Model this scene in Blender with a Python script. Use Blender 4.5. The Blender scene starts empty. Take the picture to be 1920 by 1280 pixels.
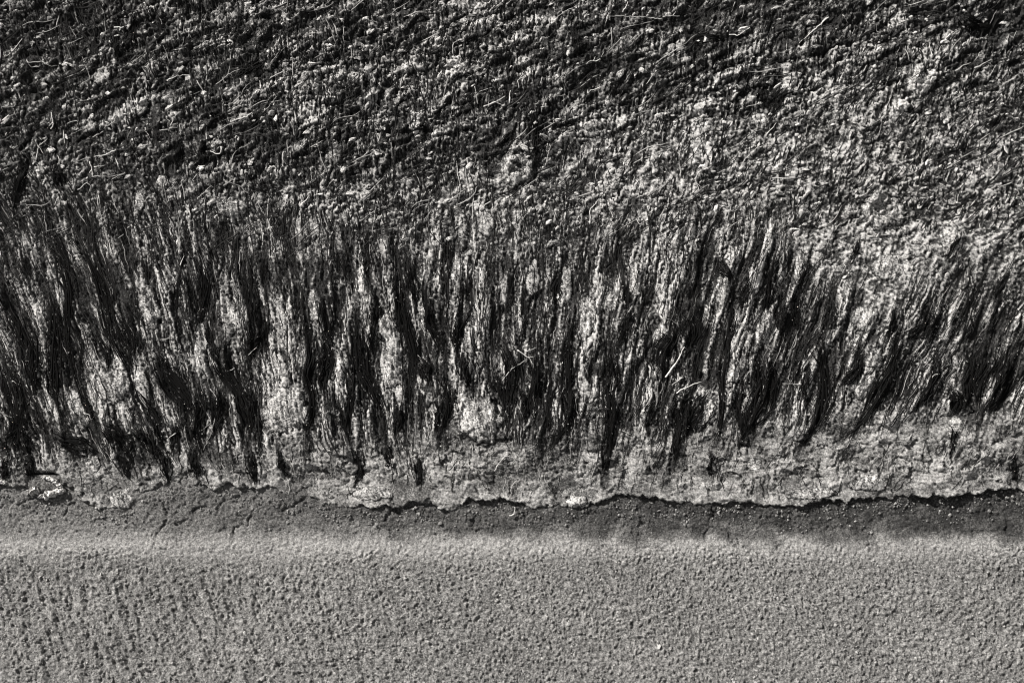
import bpy, math
import numpy as np
from mathutils import Vector, Matrix

# ---------------------------------------------------------------- constants
K = 0.000833                 # metres per photo pixel on the bank face
CX, CY = 960.0, 640.0
TOE = 1000.0                 # photo row where the bank face meets the sand
SL = math.radians(18.0)      # slope of the bank
D = 1.6 * 50 / 36
T = np.array([0, math.cos(SL), math.sin(SL)])     # up the slope
N = np.array([0, -math.sin(SL), math.cos(SL)])    # out of the slope
rng = np.random.default_rng(7)

# ---------------------------------------------------------------- camera, world, sun, exposure
sc = bpy.context.scene
cam = bpy.data.cameras.new('camera'); cam_o = bpy.data.objects.new('camera', cam)
sc.collection.objects.link(cam_o); sc.camera = cam_o
cam.lens = 50; cam.sensor_width = 36; cam.clip_start = 0.05; cam.clip_end = 2000
cpos = T * ((TOE - CY) * K) + N * D
cam_o.location = cpos
cam_o.rotation_euler = (Vector(-N)).to_track_quat('-Z', 'Y').to_euler()
cam.dof.use_dof = True; cam.dof.focus_distance = D - 0.015; cam.dof.aperture_fstop = 7.1

G, A = math.radians(27), math.radians(44)
S = N * math.sin(G) + math.cos(G) * (math.cos(A) * T + math.sin(A) * np.array([-1.0, 0, 0]))
elev = math.asin(S[2]); az = math.atan2(S[0], S[1])
w = bpy.data.worlds.new('World'); sc.world = w; w.use_nodes = True
nt = w.node_tree; nt.nodes.clear()
sky = nt.nodes.new('ShaderNodeTexSky'); sky.sky_type = 'NISHITA'; sky.sun_disc = False
sky.sun_elevation = elev; sky.sun_rotation = az
hs = nt.nodes.new('ShaderNodeHueSaturation'); hs.inputs['Saturation'].default_value = 0.0
bg = nt.nodes.new('ShaderNodeBackground'); bg.inputs['Strength'].default_value = 0.05
ow = nt.nodes.new('ShaderNodeOutputWorld')
nt.links.new(sky.outputs[0], hs.inputs['Color']); nt.links.new(hs.outputs[0], bg.inputs[0]); nt.links.new(bg.outputs[0], ow.inputs[0])
sun = bpy.data.lights.new('sun', 'SUN'); sun.energy = 5.0; sun.angle = math.radians(0.5); sun.color = (1.0, 0.975, 0.945)
sun_o = bpy.data.objects.new('sun', sun); sc.collection.objects.link(sun_o)
sun_o.rotation_euler = Vector(S).to_track_quat('Z', 'Y').to_euler(); sun_o.location = (0, 0, 5)
vs = sc.view_settings; vs.view_transform = 'Standard'; vs.look = 'None'; vs.gamma = 1.0; vs.use_curve_mapping = False
vs.exposure = 1.05
sc.render.filter_size = 1.1
try: sc.cycles.filter_width = 1.1
except Exception: pass
sc.render.resolution_x = 1024; sc.render.resolution_y = 682

# ---------------------------------------------------------------- noise
_gt = np.random.default_rng(1).uniform(0, 2 * np.pi, 4096)
_gx, _gy = np.cos(_gt), np.sin(_gt)
def hsh(ix, iy, seed):
    h = (ix.astype(np.int64) * 374761393 + iy.astype(np.int64) * 668265263 + seed * 974634777) & 0x7fffffff
    h = ((h ^ (h >> 13)) * 1274126177) & 0x7fffffff
    return h ^ (h >> 16)
def perlin(x, y, seed=0):
    x0 = np.floor(x); y0 = np.floor(y); fx = x - x0; fy = y - y0
    u = fx * fx * fx * (fx * (fx * 6 - 15) + 10); v = fy * fy * fy * (fy * (fy * 6 - 15) + 10)
    def g(dx, dy):
        i = hsh(x0 + dx, y0 + dy, seed) & 4095
        return _gx[i] * (fx - dx) + _gy[i] * (fy - dy)
    a = g(0, 0); b = g(1, 0); c = g(0, 1); d = g(1, 1)
    return ((a + u * (b - a)) + v * ((c + u * (d - c)) - (a + u * (b - a)))) * 1.5
def fbm(x, y, o=3, seed=0, gain=0.5):
    r = 0; a = 1; t = 0
    for i in range(o):
        r = r + a * perlin(x * 2**i, y * 2**i, seed + i * 17); t += a; a *= gain
    return r / t
def ridged(x, y, o=2, seed=0):
    return 1 - 2 * np.abs(fbm(x, y, o, seed))
def worley(x, y, seed=0):
    x0 = np.floor(x); y0 = np.floor(y)
    f1 = np.full(x.shape, 9.0); f2 = np.full(x.shape, 9.0)
    ddx = np.zeros(x.shape); ddy = np.zeros(x.shape); idd = np.zeros(x.shape, np.int64)
    for i in (-1, 0, 1):
        for j in (-1, 0, 1):
            h = hsh(x0 + i, y0 + j, seed)
            px = x0 + i + (h & 1023) / 1023.0; py = y0 + j + ((h >> 10) & 1023) / 1023.0
            dx = x - px; dy = y - py; d = np.sqrt(dx * dx + dy * dy)
            m = d < f1
            f2 = np.where(m, f1, np.minimum(f2, d))
            ddx = np.where(m, dx, ddx); ddy = np.where(m, dy, ddy); idd = np.where(m, h, idd); f1 = np.where(m, d, f1)
    r1 = ((idd * 48271) & 0xffff) / 65535.0; r2 = ((idd * 69621 + 77) & 0xffff) / 65535.0; r3 = ((idd * 16807 + 991) & 0xffff) / 65535.0
    return f1, f2, ddx, ddy, r1, r2, r3
def sst(a, b, x):
    t = np.clip((x - a) / (b - a), 0, 1); return t * t * (3 - 2 * t)
def rank(a, lo=None):
    q = np.quantile(a[::7] if a.ndim == 1 else a.ravel()[::7], np.linspace(0, 1, 201))
    return np.interp(a, q, np.linspace(0, 1, 201))

# ---------------------------------------------------------------- digitised layout (photo pixels)
def C(x0, y0, pts, s=2.977): return [(x0 + a / s, y0 + b / s) for a, b in pts]
EDGE = [(-3000, 930), (-200, 925), (0, 918), (40, 915), (90, 935), (125, 912), (165, 950), (190, 962), (240, 958), (300, 915), (350, 905), (400, 922), (440, 915), (470, 925),
        (500, 915), (540, 930), (570, 925), (590, 945), (640, 955), (710, 958), (740, 955), (790, 943), (845, 962), (880, 940), (940, 940), (975, 945), (1000, 955),
        (1060, 952), (1100, 948), (1130, 945), (1165, 930), (1200, 938), (1230, 935), (1270, 947), (1340, 945), (1400, 945), (1440, 950), (1500, 950), (1540, 940),
        (1580, 942), (1620, 938), (1700, 935), (1760, 932), (1840, 925), (1870, 918), (1920, 925), (2200, 930), (5000, 935)]
ex, ey = np.array(EDGE).T
def edge_row(x):
    return np.interp(x, ex, ey) + 5 * perlin(x / 23, x * 0 + 3.3, 5) + 3 * perlin(x / 8, x * 0 + 8.1, 6)
def thick(x):
    return np.interp(x, [-4000, 0, 150, 300, 420, 600, 1000, 1500, 1920, 5000], [7, 6, 5, 4, 5, 6, 7, 8.5, 12, 11])
PY = [-400, 60, 180, 300, 400, 500, 600, 700, 800, 880, 940]
PXs = np.array([80 + 160 * i for i in range(12)])
PM = np.array([[.38] * 12,
 [.33, .28, .32, .34, .44, .44, .38, .32, .32, .36, .38, .24],
 [.33, .32, .30, .34, .40, .40, .36, .42, .48, .48, .46, .38],
 [.28, .30, .28, .34, .40, .40, .44, .54, .54, .55, .54, .45],
 [.36, .44, .54, .54, .50, .52, .52, .54, .54, .56, .60, .48],
 [.38, .38, .40, .46, .48, .50, .54, .56, .54, .50, .60, .46],
 [.40, .40, .46, .42, .46, .50, .48, .48, .46, .46, .54, .40],
 [.40, .48, .42, .46, .50, .46, .38, .44, .42, .40, .46, .30],
 [.36, .42, .40, .52, .44, .56, .52, .50, .50, .54, .58, .48],
 [.54, .56, .54, .54, .54, .54, .50, .52, .56, .58, .58, .52],
 [.68, .68, .64, .66, .72, .70, .66, .68, .72, .74, .72, .66]])
def pale(x, r):
    gx = np.clip((x - 80) / 160, 0, 10.999); i = gx.astype(int); f = gx - i
    gr = np.clip(np.interp(r, PY, np.arange(len(PY))), 0, len(PY) - 1.001); j = gr.astype(int); g = gr - j
    return (PM[j, i] * (1 - f) + PM[j, i + 1] * f) * (1 - g) + (PM[j + 1, i] * (1 - f) + PM[j + 1, i + 1] * f) * g

L0, M0, R0 = (0, 430), (640, 430), (1280, 430)
LOCKS = [  # origin, polyline in a 2.977x crop, width in the crop
 (L0, [(190,-20),(240,60),(340,130),(345,230),(370,330),(375,480),(380,600),(400,740),(440,860),(480,960),(520,1070),(560,1150)], 44),
 (L0, [(400,-10),(470,110),(530,210),(570,320),(590,420),(610,530),(640,600),(680,680),(720,760),(735,850),(740,960),(760,1060)], 50),
 (L0, [(1010,-20),(1040,90),(1010,220),(990,350),(985,500)], 30),
 (L0, [(1090,-20),(1110,110),(1140,230),(1150,330),(1130,440),(1090,560),(1090,650)], 42),
 (L0, [(1370,80),(1390,200),(1400,330),(1420,480),(1400,650)], 52),
 (L0, [(1470,120),(1470,300)], 30),
 (L0, [(1790,330),(1810,440),(1830,560),(1800,700)], 42),
 (L0, [(270,300),(300,400),(310,480),(300,600),(290,720),(300,850),(320,950),(350,1050),(360,1130)], 66),
 (L0, [(-10,700),(20,780),(70,850),(100,950),(110,1060),(60,1180),(50,1290)], 84),
 (L0, [(110,480),(130,560),(170,640),(180,760),(190,880),(220,960)], 60),
 (L0, [(520,560),(560,640),(600,700),(615,800)], 32),
 (L0, [(660,400),(700,480),(720,560),(760,640),(740,720)], 66),
 (L0, [(880,640),(900,780),(980,880),(1040,960),(1030,1080)], 110),
 (L0, [(1240,500),(1240,700),(1280,820),(1340,900),(1360,980),(1400,1060),(1400,1220)], 80),
 (L0, [(1450,430),(1480,560),(1440,640),(1400,720)], 80),
 (L0, [(1720,300),(1700,450),(1730,560),(1740,700),(1710,830),(1760,920),(1750,1000),(1720,1100),(1715,1290)], 48),
 (L0, [(740,840),(770,900),(830,1000),(870,1100),(900,1230)], 46),
 (L0, [(730,1080),(800,1170),(850,1250)], 40),
 (L0, [(560,1080),(650,1130),(720,1200),(745,1340)], 84),
 (L0, [(1100,830),(1120,960),(1100,1080),(1110,1270)], 62),
 (L0, [(1180,860),(1230,1000),(1190,1180)], 60),
 (L0, [(990,1040),(985,1150),(990,1290)], 30),
 (L0, [(250,1130),(340,1180),(430,1200),(560,1250)], 70),
 (L0, [(50,1000),(120,1130),(180,1290)], 62),
 (L0, [(1130,480),(1180,620),(1230,760)], 40),
 (L0, [(10,330),(60,480),(110,600),(150,700)], 34),
 (L0, [(300,-10),(330,110),(400,260)], 24),
 (L0, [(900,1180),(920,1290),(945,1430)], 40),
 (L0, [(1070,1200),(1090,1300),(1110,1400)], 40),
 (L0, [(1405,1210),(1410,1330),(1430,1420)], 34),
 (L0, [(1560,1200),(1570,1290),(1600,1360),(1630,1395)], 30),
 (L0, [(660,1240),(700,1340),(740,1410)], 30),
 (L0, [(20,1240),(40,1340),(20,1400)], 40),
 (L0, [(140,1230),(170,1320),(180,1390)], 36),
 (L0, [(1820,560),(1840,700),(1800,850),(1830,980)], 60),
 (L0, [(800,1100),(860,1200),(870,1290)], 36),
 (L0, [(450,900),(500,1000),(540,1080)], 30),
 (M0, [(130,-20),(140,120),(145,230),(150,340)], 30),
 (M0, [(290,120),(310,230),(330,350),(340,480),(360,600),(400,700),(390,830),(390,920)], 54),
 (M0, [(380,130),(400,300),(410,440)], 58),
 (M0, [(500,230),(470,330),(490,480),(520,560),(550,650),(600,760)], 42),
 (M0, [(720,320),(710,450),(650,560),(640,640),(650,740)], 46),
 (M0, [(80,380),(90,530),(100,680),(110,800),(170,880),(210,980),(240,1080),(230,1220)], 52),
 (M0, [(190,350),(200,480),(180,620),(160,770)], 58),
 (M0, [(430,700),(460,760),(480,870)], 84),
 (M0, [(540,760),(600,880),(590,1000),(560,1100),(550,1220)], 58),
 (M0, [(880,580),(920,700),(950,780),(940,900),(925,1000),(910,1130),(885,1190)], 62),
 (M0, [(1090,630),(1100,750),(1080,850),(1060,950),(1100,1070)], 66),
 (M0, [(1230,220),(1200,340),(1195,450)], 24),
 (M0, [(1290,320),(1280,450),(1270,560),(1250,680),(1260,780),(1250,900),(1280,1000),(1260,1080),(1180,1180),(1110,1260)], 52),
 (M0, [(1440,760),(1480,900),(1500,1000),(1500,1130),(1475,1290),(1460,1400)], 60),
 (M0, [(1500,660),(1520,830),(1540,960)], 58),
 (M0, [(1650,380),(1600,480),(1570,580),(1540,690)], 30),
 (M0, [(1750,930),(1720,1030),(1705,1100),(1722,1180)], 36),
 (M0, [(1850,880),(1830,960),(1890,1080),(1855,1250),(1830,1360)], 44),
 (M0, [(1830,470),(1840,600),(1780,680),(1790,770),(1820,870)], 84),
 (M0, [(850,800),(880,900),(900,970)], 44),
 (M0, [(1160,700),(1180,850),(1160,1000),(1160,1150)], 30),
 (M0, [(500,870),(530,1000),(530,1150)], 26),
 (M0, [(100,1200),(95,1290),(110,1350),(80,1430)], 34),
 (M0, [(250,1190),(260,1290),(290,1330)], 42),
 (M0, [(420,1230),(430,1330),(440,1450)], 18),
 (M0, [(20,60),(15,180),(30,300)], 26),
 (M0, [(600,30),(605,150),(590,260)], 28),
 (M0, [(30,680),(60,800),(50,920),(30,1080),(40,1230)], 44),
 (M0, [(300,960),(330,1060),(300,1180)], 44),
 (M0, [(1000,860),(1030,960),(1010,1080)], 56),
 (M0, [(700,660),(690,780),(720,900)], 34),
 (M0, [(1010,340),(1015,420),(1005,500)], 18),
 (M0, [(1570,250),(1600,400),(1560,480)], 34),
 (R0, [(190,170),(240,240),(280,300)], 54),
 (R0, [(350,220),(345,340),(325,460)], 36),
 (R0, [(520,60),(490,160),(480,270),(470,370),(440,480),(395,570)], 38),
 (R0, [(262,270),(265,420),(255,540),(240,640),(225,740),(215,850),(215,960),(210,1100),(175,1210)], 42),
 (R0, [(460,640),(440,760),(470,860),(430,980),(390,1080),(370,1180)], 110),
 (R0, [(750,430),(740,540),(745,640),(775,770),(790,900),(780,1000),(740,1100),(680,1180),(615,1250)], 66),
 (R0, [(700,720),(685,800),(675,900),(700,1010)], 30),
 (R0, [(985,20),(960,130),(930,210)], 22),
 (R0, [(1540,0),(1490,110),(1455,200)], 26),
 (R0, [(1700,220),(1620,370),(1580,480),(1560,590),(1535,700)], 32),
 (R0, [(1830,210),(1760,330),(1735,420)], 40),
 (R0, [(1190,540),(1180,680),(1150,790),(1100,880),(1070,960),(1010,1050),(960,1110),(865,1175)], 62),
 (R0, [(1000,640),(970,760),(930,820),(860,910)], 54),
 (R0, [(1450,690),(1400,830),(1350,930),(1285,1010)], 50),
 (R0, [(1700,600),(1660,750),(1620,850),(1610,950),(1640,1050)], 150),
 (R0, [(1890,620),(1820,780),(1760,920),(1680,1030)], 90),
 (R0, [(1330,430),(1380,520),(1310,580),(1235,610)], 80),
 (R0, [(130,850),(60,1000),(5,1160)], 84),
 (R0, [(20,440),(50,560),(30,680)], 100),
 (R0, [(560,360),(540,480),(560,620)], 60),
 (R0, [(640,330),(620,460),(640,590)], 50),
 (R0, [(840,360),(815,480),(790,580)], 40),
 (R0, [(1200,430),(1160,520),(1130,610)], 30),
 (R0, [(1500,1080),(1510,1160),(1490,1270)], 26),
 (R0, [(1850,1270),(1845,1360),(1860,1410)], 36),
 (R0, [(150,1210),(155,1330),(150,1400)], 22),
 (R0, [(320,900),(330,1030),(340,1200)], 44),
 (R0, [(1480,860),(1530,960),(1500,1050)], 60),
 (R0, [(80,230),(90,330),(60,440)], 24),
 (R0, [(700,150),(660,280),(640,380)], 30),
 ((640, 0), [(1090,560),(1085,700),(1095,850),(1080,950)], 60),
 ((640, 0), [(945,690),(950,760),(900,830),(790,880)], 44),
 ((640, 0), [(1300,90),(1310,190),(1330,380)], 32),
 ((640, 0), [(465,670),(470,760)], 40),
 ((0, 0), [(640,200),(660,300),(710,400)], 40),
 ((0, 0), [(740,60),(745,180),(715,330)], 44),
 ((0, 0), [(1010,760),(1005,860),(1000,960)], 44),
 ((0, 0), [(1160,620),(1210,640),(1270,700)], 44),
 ((0, 0), [(1150,760),(1140,880),(1100,980)], 60),
 ((0, 0), [(330,940),(350,1060)], 56),
 ((0, 0), [(120,820),(140,940),(100,1080),(90,1230)], 44),
 ((0, 0), [(1500,330),(1400,380),(1300,450)], 44),
 ((1280, 0), [(1500,90),(1620,150),(1740,160)], 80),
 ((1280, 0), [(620,470),(540,540),(460,690)], 40),
 ((1280, 0), [(450,470),(440,600)], 40),
 ((1280, 0), [(0,260),(100,215),(260,225)], 40),
]
def P_(o, pts): return C(o[0], o[1], pts)

# ---------------------------------------------------------------- helpers
col = sc.collection
def world(x, r, h):           # bank coordinates -> metres
    x = np.asarray(x, float); r = np.asarray(r, float); h = np.asarray(h, float)
    s = np.maximum(r, -1150.0); ext = np.maximum(-1150.0 - r, 0)          # crest, then a level top
    up = (TOE - s) * K; hk = h * K
    f = sst(0, 120, ext)
    ny = N[1] * (1 - f); nz = N[2] * (1 - f) + f
    return np.stack([(x - CX) * K, T[1] * up + ext * K + ny * hk, T[2] * up + nz * hk], -1)
def link(name, me, mat=None, parent=None):
    o = bpy.data.objects.new(name, me); col.objects.link(o)
    if mat is not None and len(me.materials) == 0: me.materials.append(mat)
    if parent is not None: o.parent = parent
    return o
def tag(o, label=None, cat=None, group=None, kind=None):
    if label: o['label'] = label
    if cat: o['category'] = cat
    if group: o['group'] = group
    if kind: o['kind'] = kind
    return o
def mesh(name, v, f, smooth=True, attrs=None):
    me = bpy.data.meshes.new(name); v = np.asarray(v, np.float32).reshape(-1, 3); f = np.asarray(f, np.int32)
    nf, k = f.shape
    me.vertices.add(len(v)); me.vertices.foreach_set('co', v.ravel())
    me.loops.add(nf * k); me.loops.foreach_set('vertex_index', f.ravel())
    me.polygons.add(nf); me.polygons.foreach_set('loop_start', np.arange(0, nf * k, k, dtype=np.int32))
    try: me.polygons.foreach_set('loop_total', np.full(nf, k, np.int32))
    except Exception: pass
    me.polygons.foreach_set('use_smooth', np.full(nf, smooth, bool))
    for n_, a in (attrs or {}).items():
        at = me.attributes.new(n_, 'FLOAT', 'POINT'); at.data.foreach_set('value', np.asarray(a, np.float32).ravel())
    me.update(calc_edges=True); me.validate()
    return me
def grid_faces(nr, nc):
    i = np.arange((nr - 1) * (nc - 1)); r = i // (nc - 1); c = i % (nc - 1); a = r * nc + c
    return np.stack([a, a + nc, a + nc + 1, a + 1], -1)

# ---------------------------------------------------------------- materials (all procedural, near-neutral greys)
def grey(v, wm=0.03): return (v * (1 + wm), v, v * (1 - wm * 1.3), 1)
def mat_base(name, rough=0.9, spec=0.3):
    m = bpy.data.materials.new(name); m.use_nodes = True; n = m.node_tree.nodes; l = m.node_tree.links
    b = n['Principled BSDF']; b.inputs['Roughness'].default_value = rough; b.inputs['Specular IOR Level'].default_value = spec
    return m, n, l, b
def ramp(n, pts):
    r = n.new('ShaderNodeValToRGB'); e = r.color_ramp.elements
    while len(e) > 1: e.remove(e[-1])
    e[0].position = pts[0][0]; e[0].color = grey(pts[0][1])
    for p, v in pts[1:]:
        k = e.new(p); k.color = grey(v)
    return r
def noise_node(n, l, scale, detail=4, rough=0.6, vec=None):
    t = n.new('ShaderNodeTexNoise'); t.inputs['Scale'].default_value = scale; t.inputs['Detail'].default_value = detail; t.inputs['Roughness'].default_value = rough
    if vec is not None: l.new(vec, t.inputs['Vector'])
    return t
def surf_mat(name, pts, attr='tone', noise_amt=0.5, scale=330, bump=0.6, dist=0.0015, rough=0.9, spec=0.25):
    m, n, l, b = mat_base(name, rough, spec)
    tc = n.new('ShaderNodeNewGeometry')
    n1 = noise_node(n, l, scale, 2, 0.6, tc.outputs['Position'])
    at = n.new('ShaderNodeAttribute'); at.attribute_name = attr
    mm = n.new('ShaderNodeMath'); mm.operation = 'SUBTRACT'; l.new(n1.outputs[0], mm.inputs[0]); mm.inputs[1].default_value = 0.5
    ma = n.new('ShaderNodeMath'); ma.operation = 'MULTIPLY_ADD'; l.new(mm.outputs[0], ma.inputs[0]); ma.inputs[1].default_value = noise_amt; l.new(at.outputs['Fac'], ma.inputs[2])
    r = ramp(n, pts); l.new(ma.outputs[0], r.inputs[0]); l.new(r.outputs[0], b.inputs['Base Color'])
    n2 = noise_node(n, l, scale * 1.3, 5, 0.75, tc.outputs['Position'])
    bp = n.new('ShaderNodeBump'); bp.inputs['Strength'].default_value = bump; bp.inputs['Distance'].default_value = dist
    l.new(n2.outputs[0], bp.inputs['Height']); l.new(bp.outputs[0], b.inputs['Normal'])
    return m
M_bank = surf_mat('dried_crust_and_weed_film', [(0.0, 0.014), (0.3, 0.06), (0.55, 0.17), (0.8, 0.32), (1.0, 0.47)], noise_amt=1.15, scale=400, bump=1.0, dist=0.0022)
M_crust = surf_mat('pale_crust', [(0.0, 0.010), (0.3, 0.05), (0.55, 0.18), (0.8, 0.38), (1.0, 0.52)], noise_amt=1.5, scale=400, bump=1.0, dist=0.0022)
M_sand = surf_mat('coarse_sand', [(0.0, 0.02), (0.35, 0.08), (0.6, 0.17), (1.0, 0.36)], noise_amt=1.25, scale=420, bump=1.0, dist=0.002)
M_grain = surf_mat('sand_grain', [(0.0, 0.03), (0.5, 0.15), (1.0, 0.34)], noise_amt=0.5, scale=500, bump=0.3, dist=0.0006, rough=0.8)
M_weed, _n, _l, _b = mat_base('wet_black_weed', 0.55, 0.03); _b.inputs['Base Color'].default_value = grey(0.005)
M_speck = surf_mat('salt_speck', [(0.0, 0.06), (0.7, 0.2), (1.0, 0.6)], noise_amt=0.2, bump=0.0, rough=0.5)  # pale colour of the painted glints
M_fibre = surf_mat('weed_fibre', [(0.0, 0.006), (0.6, 0.025), (0.8, 0.12), (1.0, 0.36)], noise_amt=0.3, bump=0.0, rough=0.7, spec=0.05)
M_twig = surf_mat('bleached_twig', [(0.0, 0.10), (0.5, 0.28), (1.0, 0.60)], noise_amt=0.8, scale=160, bump=0.3, dist=0.0005, rough=0.8)

# ---------------------------------------------------------------- bank: a high relief sheet
def lean(p): return np.interp(p, [-800, 0, 250, 500, 800, 1100, 1400, 1700, 2700], [.42, .36, .26, .13, .03, -.13, -.28, -.40, -.46])
def across(x, r):
    p = x.copy()
    for _ in range(5): p = x - lean(p) * np.clip(r - 650, -320, 330)
    return p
def axis(lo, hi, step, outer, gr=1.12):
    a = list(np.arange(lo, hi + step * .5, step)); b = []
    st = step; x = a[-1]
    while x < outer: st *= gr; x += st; a.append(x)
    st = step; x = lo
    while x > -outer: st *= gr; x -= st; b.append(x)
    return np.array(b[::-1] + a)
def zones(x, r):
    wob = 60 * fbm(x / 150, r / 150, 3, 90) + 26 * fbm(x / 34, r / 60, 2, 91)
    ra = np.interp(x, [-500, 0, 300, 600, 900, 1150, 1400, 1600, 1920, 2400], [300, 300, 320, 330, 300, 250, 230, 200, 220, 240])
    rb = np.interp(x, [-500, 0, 300, 600, 1000, 1300, 1450, 1620, 1800, 1920, 2400], [365, 365, 395, 430, 435, 415, 425, 555, 510, 530, 560])
    rc = np.interp(x, [-500, 0, 300, 560, 700, 900, 1000, 1300, 1500, 1700, 1920, 2400], [870, 870, 872, 835, 850, 770, 825, 815, 790, 760, 795, 820])
    g = sst(-60, 60, r + wob - ra); b = sst(-75, 75, r + wob - rb); c = sst(-30, 30, r + wob * .6 - rc)
    zC = c; zB = b * (1 - c); zG = g * (1 - b) * (1 - c); zA = (1 - g) * (1 - b) * (1 - c)
    return zA, zG, zB, zC
def crease(n_, w_): return sst(w_, 0, np.abs(n_))
def bank_fields(x, r):
    p = across(x, r)
    zA, zG, zB, zC = zones(x, r)
    big = 16 * fbm(x / 230, r / 190, 2, 1)
    wx = x + 12 * fbm(x / 80, r / 80, 2, 3); wr = r + 12 * fbm(x / 80, r / 80, 2, 4)
    a = math.radians(27); al = wx * math.cos(a) - wr * math.sin(a); ac = wx * math.sin(a) + wr * math.cos(a)
    nA = fbm(al / 75, ac / 26, 5, 11, .62)
    f1, f2, dx, dy, r1, r2, r3 = worley(al / 30, ac / 15, 12)
    tilt = ((r1 - .5) * dx + (r2 - .5) * dy) * 2
    hatch = ridged((x + 5 * fbm(x / 30, r / 30, 2, 114) + .12 * r) / 8, r / 46, 2, 14)
    grain = fbm((.8 * x + .6 * r) / 5.2, (.8 * r - .6 * x) / 5.2, 2, 15)
    stroke = ridged(al / 24, ac / 9, 2, 17) - .5 + .4 * fbm(al / 13, ac / 5, 2, 117)
    hA = 9 * nA + 8 * tilt + 3.8 * hatch + 1.8 * stroke + 3.8 * grain
    tA = rank(1.0 * nA + .35 * (r3 - .5) + .55 * hatch + .6 * grain + .35 * stroke + .5 * fbm(x / 40, r / 60, 2, 16))
    g1 = fbm(al / 18, ac / 9.5, 3, 18, .65); g2 = fbm(al / 60, ac / 30, 2, 19)
    hG = 4.0 * g1 + 4 * g2 + 3.2 * grain + 2.0 * hatch
    tG = rank(.8 * g1 + .5 * g2 + .45 * grain + .2 * hatch)
    q = p + 7 * fbm(x / 45, r / 70, 2, 20) + 2.2 * fbm(x / 9, r / 20, 2, 22)
    b1 = fbm(q / 34, r / 200, 2, 21)
    b2 = fbm(q / 13, r / 90, 2, 23)
    b3 = fbm(q / 5.5, r / 42, 2, 24)
    cr_ = np.maximum(crease(fbm(q / 17, r / 100, 2, 27), .09), .8 * crease(fbm(q / 10, r / 55, 2, 28), .10))
    hB = 9 * b1 + 4.5 * b2 + 2.2 * b3 + 2.8 * grain + 6 * fbm(x / 60, r / 70, 3, 25) - 4.0 * cr_
    tB = rank(.7 * b1 + .35 * b2 + .35 * b3 + .55 * grain + .6 * fbm(q / 24, r / 75, 3, 26) - .55 * cr_)
    c1 = fbm(x / 90, r / 50, 3, 31); c2 = fbm(x / 16, r / 10, 3, 32, .6)
    crC = crease(fbm((x + 8 * c2) / 45, r / 70, 3, 34, .6), .035) * sst(.0, .3, fbm(x / 60, r / 60, 2, 35))
    k1, k2, kx, ky, q1, q2, q3 = worley((x + 7 * c2) / 30, (r + 7 * c2) / 20, 36)
    hC = 6.5 * ((q1 - .5) * kx + (q2 - .5) * ky) * 2 + 2.5 * (q3 - .5) - 2 * sst(.10, 0, k2 - k1) + 9 * c1 + 3.0 * c2 + 2.6 * grain - 3 * crC
    tC = rank(.7 * c1 + .35 * c2 + .4 * grain + .35 * fbm(x / 30, r / 30, 2, 33) - .5 * crC)
    h = big + zA * hA + zG * hG + zB * hB + zC * hC
    U = zA * tA + zG * tG + zB * tB + zC * tC
    pl = pale(x, r) + (zA + .6 * zG) * (.32 * fbm(x / 170, r / 110, 2, 95) - .11) + zB * (.24 * fbm(x / 90, r / 130, 2, 96) - .07)
    soft = .5 * zA + .6 * zG + .5 * zB + 1.5 * zC
    tone = sst(-1, 1, (U - (1 - pl)) / soft)
    return h, tone
# stain left along the locks: weed film on the crust
def polyd(x, r, pts):
    pts = np.array(pts); best = np.full(x.shape, 1e9)
    for (ax, ay), (bx, by) in zip(pts[:-1], pts[1:]):
        vx, vy = bx - ax, by - ay; t = np.clip(((x - ax) * vx + (r - ay) * vy) / (vx * vx + vy * vy + 1e-9), 0, 1)
        best = np.minimum(best, np.hypot(x - ax - t * vx, r - ay - t * vy))
    return best
STEP = 2.0
XS = np.arange(-70, 1990, STEP); RS = np.arange(-50, 1000, STEP); NR, NC = len(RS), len(XS)
GX, GR = np.meshgrid(XS, RS)
H, TONE = bank_fields(GX.ravel(), GR.ravel()); H = H.reshape(NR, NC); TONE = TONE.reshape(NR, NC)
def patch(pts, wd, fn):
    p = np.array(pts); x0, x1 = p[:, 0].min() - wd * 2, p[:, 0].max() + wd * 2; r0, r1 = p[:, 1].min() - wd * 2, p[:, 1].max() + wd * 2
    i0, i1 = np.searchsorted(XS, [x0, x1]); j0, j1 = np.searchsorted(RS, [r0, r1])
    if i1 > i0 and j1 > j0:
        fn(slice(j0, j1), slice(i0, i1), polyd(GX[j0:j1, i0:i1], GR[j0:j1, i0:i1], pts))
for o, pts, wd in LOCKS:
    q = P_(o, pts); hw = wd / 2.977 / 2
    def stain(a, b, d, hw=hw):
        nn = fbm(across(GX[a, b], GR[a, b]) / 7, GR[a, b] / 40, 2, 44)
        TONE[a, b] = TONE[a, b] * (1 - .7 * sst(hw * 1.05, hw * .1, d + hw * 2.2 * nn))
    patch(q, hw + 6, stain)
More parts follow.
